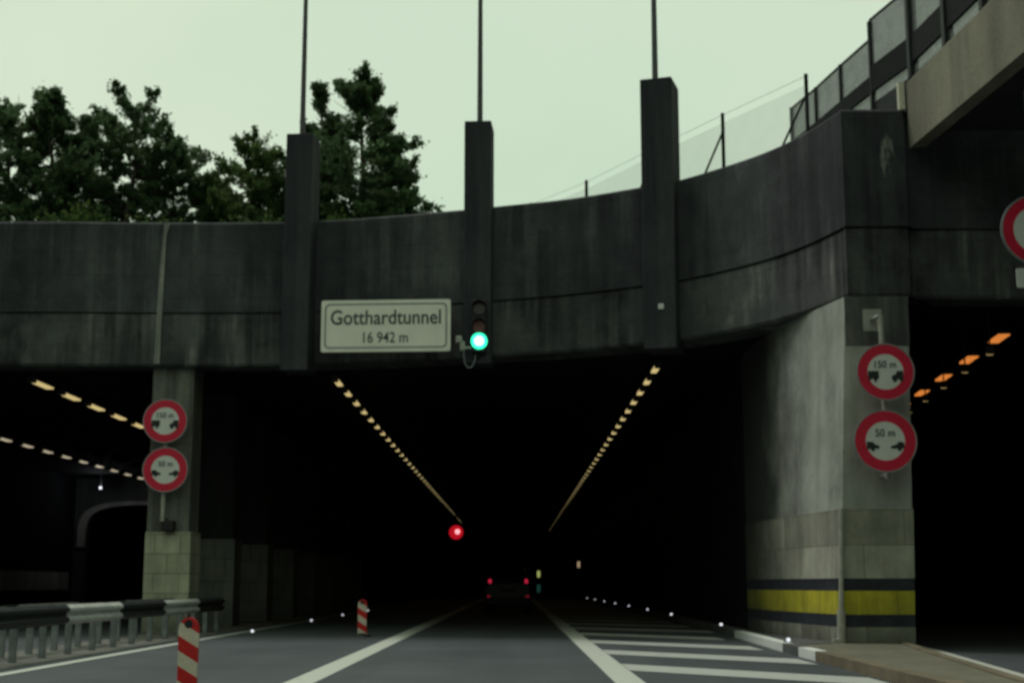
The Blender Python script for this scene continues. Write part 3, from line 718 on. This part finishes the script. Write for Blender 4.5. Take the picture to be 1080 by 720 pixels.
# ------------------------------------------------------------------ striped bollards
def m_stripe():
    t = NT('red_white_diagonal_stripes')
    tc = t.node('ShaderNodeTexCoord'); sx = t.node('ShaderNodeSeparateXYZ'); t.l.new(tc.outputs['Object'], sx.inputs[0])
    a = t.node('ShaderNodeMath', operation='MULTIPLY'); t.l.new(sx.outputs[0], a.inputs[0]); a.inputs[1].default_value = .62
    b = t.node('ShaderNodeMath', operation='ADD'); t.l.new(sx.outputs[2], b.inputs[0]); t.l.new(a.outputs[0], b.inputs[1])
    d = t.node('ShaderNodeMath', operation='DIVIDE'); t.l.new(b.outputs[0], d.inputs[0]); d.inputs[1].default_value = .29
    d2 = t.node('ShaderNodeMath', operation='ADD'); t.l.new(d.outputs[0], d2.inputs[0]); d2.inputs[1].default_value = 10.0
    f = t.node('ShaderNodeMath', operation='FRACT'); t.l.new(d2.outputs[0], f.inputs[0])
    k = t.node('ShaderNodeMath', operation='LESS_THAN'); t.l.new(f.outputs[0], k.inputs[0]); k.inputs[1].default_value = .5
    dirt = t.ramp(t.noise(9, 6, .7), [(.3, (.7, .7, .7)), (.7, (1.1, 1.1, 1.1))])
    t.base(t.mix(.8, t.mix(k.outputs[0], (.50, .014, .014), (.56, .50, .40)), dirt, 'MULTIPLY')); return t.done(.5)
M['stripe'] = m_stripe()
def bollard(loc, rz, label):
    t = thing('delineator_post', label, 'delineator post', loc, rz, 'red and white striped delineator posts')
    prof = [(-.095, .05), (.095, .05), (.1, .68)] + [(.1 * math.cos(R(a)), .70 + .12 * math.sin(R(a))) for a in range(10, 171, 16)] + [(-.1, .68)]
    p = obj('striped_panel', plate(bmesh.new(), prof, -.035, .035), 'stripe', t)
    obj('grip_hole', plate(bmesh.new(), [(x, z) for x, z in circ(.042, 16, 0, .755)], -.039, -.0355), 'black', p)
    bm = bmesh.new(); tube(bm, (0, 0, 0), (0, 0, .035), .2, .17, 20); tube(bm, (0, 0, .035), (0, 0, .08), .1, .085, 16); obj('foot', bm, 'black', t)
bollard((-3.28, 14.6, 0.005), R(3), 'nearest red and white striped post on the dividing line, cut off below')
bollard((-3.40, 32.3, 0.005), R(-4), 'far red and white striped post beside the dividing line at the tunnel mouth')

# ------------------------------------------------------------------ guardrails
def guardrail(x, face, label):
    t = thing('guardrail', label, 'guardrail', (0, 0, 0), 0, 'guardrails along the gravel verge')
    prof = [(0, .50), (.035, .525), (.075, .56), (.075, .60), (.02, .64), (.02, .685), (.075, .72), (.075, .765), (.035, .80), (0, .825)]
    bm = bmesh.new(); ys = [6 + i * 2 for i in range(16)] + [36.6]
    rows = []
    for y in ys:
        f_ = [bm.verts.new((x + face * p, y, z)) for p, z in prof]; b_ = [bm.verts.new((x + face * (p - .006), y, z)) for p, z in prof]
        rows.append(f_ + b_[::-1])
    n = len(rows[0])
    for a, b in zip(rows, rows[1:]):
        for k in range(n): bm.faces.new((a[k], b[k], b[(k + 1) % n], a[(k + 1) % n]))
    bm.faces.new(rows[0]); bm.faces.new(rows[-1][::-1]); obj('beam', bm, 'rail', t)
    sb = bmesh.new(); xx = x - face * .06
    box(sb, xx - .05, xx + .05, -.035, .035, 0, .80); box(sb, xx - .05, xx + .05, .035, .04, .0, .8); src = obj('rail_post', sb, 'galv', t); src.location = (0, 7.0, 0)
    for i in range(1, 23):
        o = src.copy(); COL.objects.link(o); o.parent = t; o.location = (0, 7.0 + 1.333 * i + random.uniform(-.03, .03), 0)
guardrail(-7.42, 1, 'black and white painted guardrail nearest the left lane')
guardrail(-8.2, -1, 'second guardrail back to back behind the painted one')

# ------------------------------------------------------------------ trees, bushes, grass
def leaf(bm, lay, p, s, rnd, tint):
    q = Matrix.Rotation(rnd.uniform(0, 6.28), 3, 'Z') @ Matrix.Rotation(rnd.uniform(-1.2, 1.2), 3, 'X') @ Matrix.Rotation(rnd.uniform(0, 6.28), 3, 'Y')
    L, w = s, s * .55
    vs = [bm.verts.new(p + q @ Vector(c)) for c in ((0, -L * .5, 0), (w * .5, 0, .06 * L), (0, L * .5, 0), (-w * .5, 0, .06 * L))]
    f = bm.faces.new(vs); f[lay] = tint
def tree(loc, h, w, shape, label, m='leaf', n=6500, seed=1, group='trees on the hill behind the lintel', sparse=0., ls=.125):
    rnd = random.Random(seed)
    t = thing('tree', label, 'tree', loc, rnd.uniform(0, 6), group)
    bm = bmesh.new(); tips = []
    def wob(k): return Vector((rnd.uniform(-k, k), rnd.uniform(-k, k), rnd.uniform(-k, k)))
    p = Vector((0, 0, -.1)); segs = 9; pts = [p]
    for i in range(segs):
        p = p + Vector((rnd.uniform(-.12, .12), rnd.uniform(-.12, .12), h * .95 / segs)); pts.append(p)
    for i in range(segs): tube(bm, pts[i], pts[i + 1], .13 * (1 - i / segs) * h / 6.5 + .018, .13 * (1 - (i + 1) / segs) * h / 6.5 + .018, 7, False)
    nl = int(22 + 5.5 * h)
    for k in range(nl):
        f = .10 + .88 * (k + rnd.random()) / nl
        i = min(int(f * segs), segs - 1); b = pts[i].lerp(pts[i + 1], f * segs - i)
        if shape == 'cone': L = w * (1.06 - f) ** .8 * rnd.uniform(.5, 1.3)
        else: L = w * math.sqrt(max(.04, 1 - ((f - .45) / .58) ** 2)) * rnd.uniform(.45, 1.2)
        a = k * 2.4 + rnd.uniform(-.7, .7); up = rnd.uniform(.15, .8)
        d = Vector((math.cos(a), math.sin(a), up)).normalized()
        mid = b + d * L * .55 + wob(.06 * L); end = b + d * L + Vector((0, 0, .08 * L)) + wob(.12 * L)
        tube(bm, b, mid, .028 * (1.1 - f) + .008, .014, 5, False); tube(bm, mid, end, .014, .005, 4, False)
        if rnd.random() < sparse: continue
        ns = max(2, int(L * 3))
        for j in range(ns):
            u = .35 + .65 * (j + rnd.random()) / ns
            q = b.lerp(mid, u / .55) if u < .55 else mid.lerp(end, (u - .55) / .45)
            sd = Vector((-d.y, d.x, 0)) * rnd.choice((-1, 1)) * L * rnd.uniform(.14, .45) + Vector((0, 0, rnd.uniform(-.05, .22))) + d * .1
            e2 = q + sd; tube(bm, q, e2, .008, .003, 3, False)
            tips.append((q, e2 + sd * .25 + Vector((0, 0, .06)), rnd.uniform(.05, .11)))
        tips.append((mid, end + d * .12, .07)); tips.append((end, end + Vector((d.x * .2, d.y * .2, rnd.uniform(.1, .35))), .06))
    for q in range(4): tips.append((pts[-2], pts[-1] + Vector((rnd.uniform(-.2, .2), rnd.uniform(-.2, .2), .15)), .07))
    obj('trunk', bm, 'trunk', t, True)
    bm = bmesh.new(); lay = bm.faces.layers.float.new('leaf_tint')
    ct = [rnd.random() for _ in tips]
    for k in range(n):
        i = rnd.randrange(len(tips)); a_, b_, r = tips[i]; c = a_.lerp(b_, rnd.random())
        v = Vector((rnd.gauss(0, 1), rnd.gauss(0, 1), rnd.gauss(0, .8))) * r
        leaf(bm, lay, c + v, ls * rnd.uniform(.6, 1.25), rnd, max(0, min(1, .55 * ct[i] + .45 * rnd.random())))
    obj('crown', bm, m, t)
    return t
G_ = 9.96
TR = [(-15.75, 43.2, 6.15, 1.75, 'oval', 'leaf', 'tall dark tree with a rounded top at the left edge of the lintel'),
      (-14.55, 42.6, 6.75, 2.0, 'cone', 'leaf', 'dark tree with the highest tip of the left clump'),
      (-13.35, 43.4, 6.0, 1.7, 'cone', 'leaf', 'dark narrow tree with a gap of sky on its left side'),
      (-11.9, 42.8, 6.25, 1.9, 'oval', 'leaf', 'wide dark tree with several blunt tops in the middle of the left clump'),
      (-10.65, 43.6, 5.35, 1.35, 'oval', 'leaf', 'dark tree sloping down on the right side of the left clump'),
      (-9.35, 43.4, 4.3, 1.2, 'cone', 'leaf_mid', 'small low tree in the dip between the two clumps'),
      (-8.25, 42.6, 4.75, 1.6, 'oval', 'leaf_mid', 'mid green rounded tree just left of the first pylon'),
      (-7.1, 43.5, 4.7, 1.5, 'oval', 'leaf_mid', 'mid green tree partly hidden behind the first pylon'),
      (-6.35, 42.9, 7.0, 1.6, 'cone', 'leaf', 'sparse slender tree rising behind the first mast'),
      (-4.75, 42.8, 7.3, 3.0, 'cone', 'leaf', 'tallest dark tree with a pointed top right of the first pylon'),
      (-3.75, 43.3, 5.3, 1.6, 'cone', 'leaf', 'dark tree at the right end of the tree line before open sky')]
for i, (x, y, h, w, sh, m, lab) in enumerate(TR):
    tree((x, y, G_), h, w, sh, lab, m, n=int(2900 * h * w ** .8), seed=31 + i, sparse=.5 if 'sparse' in lab else .08)
def bush(x, y, h, w, label, m, seed):
    rnd = random.Random(seed); t = thing('bush', label, 'bush', (x, y, G_), 0, 'bushes along the lintel top')
    bm = bmesh.new(); tips = []
    for k in range(16):
        a = rnd.uniform(0, 6.28); r = rnd.uniform(.1, 1) * w; e = Vector((math.cos(a) * r, math.sin(a) * r * .6, h * rnd.uniform(.55, 1) * (1 - .35 * (r / w) ** 2)))
        tube(bm, (0, 0, -.05), e, .02, .006, 5, False); tips += [e, e * .75, e * .5 + Vector((0, 0, .1))]
    obj('stem', bm, 'trunk', t)
    bm = bmesh.new(); lay = bm.faces.layers.float.new('leaf_tint')
    for k in range(int(1500 * w * h)):
        c = rnd.choice(tips); leaf(bm, lay, c + Vector((rnd.gauss(0, .2), rnd.gauss(0, .2), rnd.gauss(0, .17))), .13 * rnd.uniform(.6, 1.3), rnd, rnd.random())
    obj('foliage', bm, m, t)
bush(-12.2, 38.6, 1.55, .9, 'bright green low bush at the foot of the left tree clump', 'leaf_light', 3)
bush(-10.0, 38.5, 1.15, .8, 'low green bush left of the pale lintel joint', 'leaf_mid', 4)
bush(-7.3, 38.6, 1.3, 1.0, 'low green bush between the pale lintel joint and the first pylon', 'leaf_mid', 5)
bush(-4.9, 38.3, 1.2, .7, 'low green bush just right of the first pylon', 'leaf_light', 6)
bush(-3.2, 39, 1.1, 1.0, 'low dark bush at the right end of the tree line', 'leaf', 7)
bush(-14.6, 39, 1.2, .9, 'low dark bush at the left edge of the lintel', 'leaf', 8)
rnd = random.Random(5); bm = bmesh.new(); lay = bm.faces.layers.float.new('leaf_tint')
for k in range(5200):
    x = rnd.uniform(-16, -3); y0 = 35.6 + rnd.random() * 1.6
    h = .16 + .34 * max(0, math.sin(x * 1.7) * .5 + .5) * rnd.random() + .12 * rnd.random(); a = rnd.uniform(0, 3.14); w = .016
    lean = Vector((rnd.uniform(-.12, .12), rnd.uniform(-.1, .1), h))
    b = Vector((x, y0, G_ - .03)); u = Vector((math.cos(a) * w, math.sin(a) * w, 0))
    f = bm.faces.new([bm.verts.new(b - u), bm.verts.new(b + u), bm.verts.new(b + lean)]); f[lay] = rnd.random()
struct('grass', bm, 'leaf_light', 'stuff')

# ------------------------------------------------------------------ steep unseen valley sides, added and shaped to block low sky light
M['forest'] = simple('forested_slope', (.022, .035, .018), 1., 0, .5, .08, .0)
from mathutils import noise as mnoise
bm = bmesh.new(); rows = []
for i in range(0, 73):
    az = R(42 + (318 - 42) * i / 72)          # clockwise from straight ahead
    deg = math.degrees(az)
    el = 36 if deg < 130 else 36 - 26 * min(1, (deg - 130) / 25) if deg < 180 else 10 + 27 * min(1, max(0, (deg - 212) / 28))
    end = min(1, (i + 1) / 6, (73 - i) / 6); row_ = []
    for k in range(9):
        r = 55 + 30 * k; h = math.tan(R(el)) * r * (k / 8) ** .6 * end
        h += 8 * (k / 8) * mnoise.noise(Vector((r * math.sin(az), r * math.cos(az), 0)) * .03)
        row_.append(bm.verts.new((r * math.sin(az), 15 + r * math.cos(az), h - 1.5)))
    rows.append(row_)
for a, b in zip(rows, rows[1:]):
    for k in range(8): bm.faces.new((a[k], b[k], b[k + 1], a[k + 1]))
struct('mountain', bm, 'forest', smooth=True)

# ------------------------------------------------------------------ light, sky, camera
SUN_EL, SUN_AZ = R(58), R(-60)      # azimuth from +Y towards +X: high, ahead and to the left, behind cloud
w = bpy.data.worlds.new('World'); scene.world = w; w.use_nodes = True
nt = w.node_tree; bg = nt.nodes['Background']
sky = nt.nodes.new('ShaderNodeTexSky'); sky.sky_type = 'NISHITA'; sky.sun_disc = False
sky.sun_elevation = SUN_EL; sky.sun_rotation = SUN_AZ; sky.air_density = 1.5; sky.dust_density = 4
mx = nt.nodes.new('ShaderNodeMix'); mx.data_type = 'RGBA'; mx.inputs[0].default_value = .93
nt.links.new(sky.outputs[0], mx.inputs[6])
# even cloud deck with the faintest unevenness
tc = nt.nodes.new('ShaderNodeTexCoord'); nz = nt.nodes.new('ShaderNodeTexNoise'); nz.inputs['Scale'].default_value = 2.4; nz.inputs['Detail'].default_value = 4
nt.links.new(tc.outputs['Generated'], nz.inputs['Vector'])
rp = nt.nodes.new('ShaderNodeValToRGB'); e = rp.color_ramp.elements
e[0].position, e[0].color = .34, (.585, .735, .555, 1); e[1].position, e[1].color = .68, (.70, .805, .62, 1)
nt.links.new(nz.outputs['Fac'], rp.inputs[0])
sc_ = nt.nodes.new('ShaderNodeVectorMath'); sc_.operation = 'SCALE'; sc_.inputs['Scale'].default_value = 10
nt.links.new(rp.outputs[0], sc_.inputs[0]); nt.links.new(sc_.outputs[0], mx.inputs[7])
nt.links.new(mx.outputs[2], bg.inputs['Color']); bg.inputs['Strength'].default_value = .1

sl = bpy.data.lights.new('sun', 'SUN'); sl.energy = 1.5; sl.angle = R(20); sl.color = (1, .98, .95)
so = bpy.data.objects.new('sun', sl); COL.objects.link(so)
d = Vector((math.sin(SUN_AZ) * math.cos(SUN_EL), math.cos(SUN_AZ) * math.cos(SUN_EL), math.sin(SUN_EL)))
so.rotation_euler = d.to_track_quat('Z', 'Y').to_euler(); so.location = d * 60 + Vector((0, 20, 0))

cam = bpy.data.cameras.new('camera'); co = bpy.data.objects.new('camera', cam); COL.objects.link(co)
cam.sensor_width = 36; cam.lens = 50; cam.clip_start = .1; cam.clip_end = 3000
co.location = (0, 0, 1.15)
pitch = math.atan(256 / 1500); yaw = math.atan(3 / 1500 * math.cos(pitch))
co.rotation_euler = (math.pi / 2 + pitch, 0, yaw)
cam.dof.use_dof = True; cam.dof.focus_distance = 3.0; cam.dof.aperture_fstop = 7.5
scene.camera = co
vs = scene.view_settings; scene.display_settings.display_device = 'sRGB'
vs.view_transform = 'Standard'; vs.look = 'None'; vs.exposure = 0; vs.gamma = 1; vs.use_curve_mapping = False
scene.render.engine = 'CYCLES'
scene.cycles.use_denoising = True; scene.cycles.max_bounces = 8; scene.cycles.diffuse_bounces = 6; scene.cycles.transparent_max_bounces = 12
scene.cycles.use_adaptive_sampling = True; scene.cycles.adaptive_threshold = .02
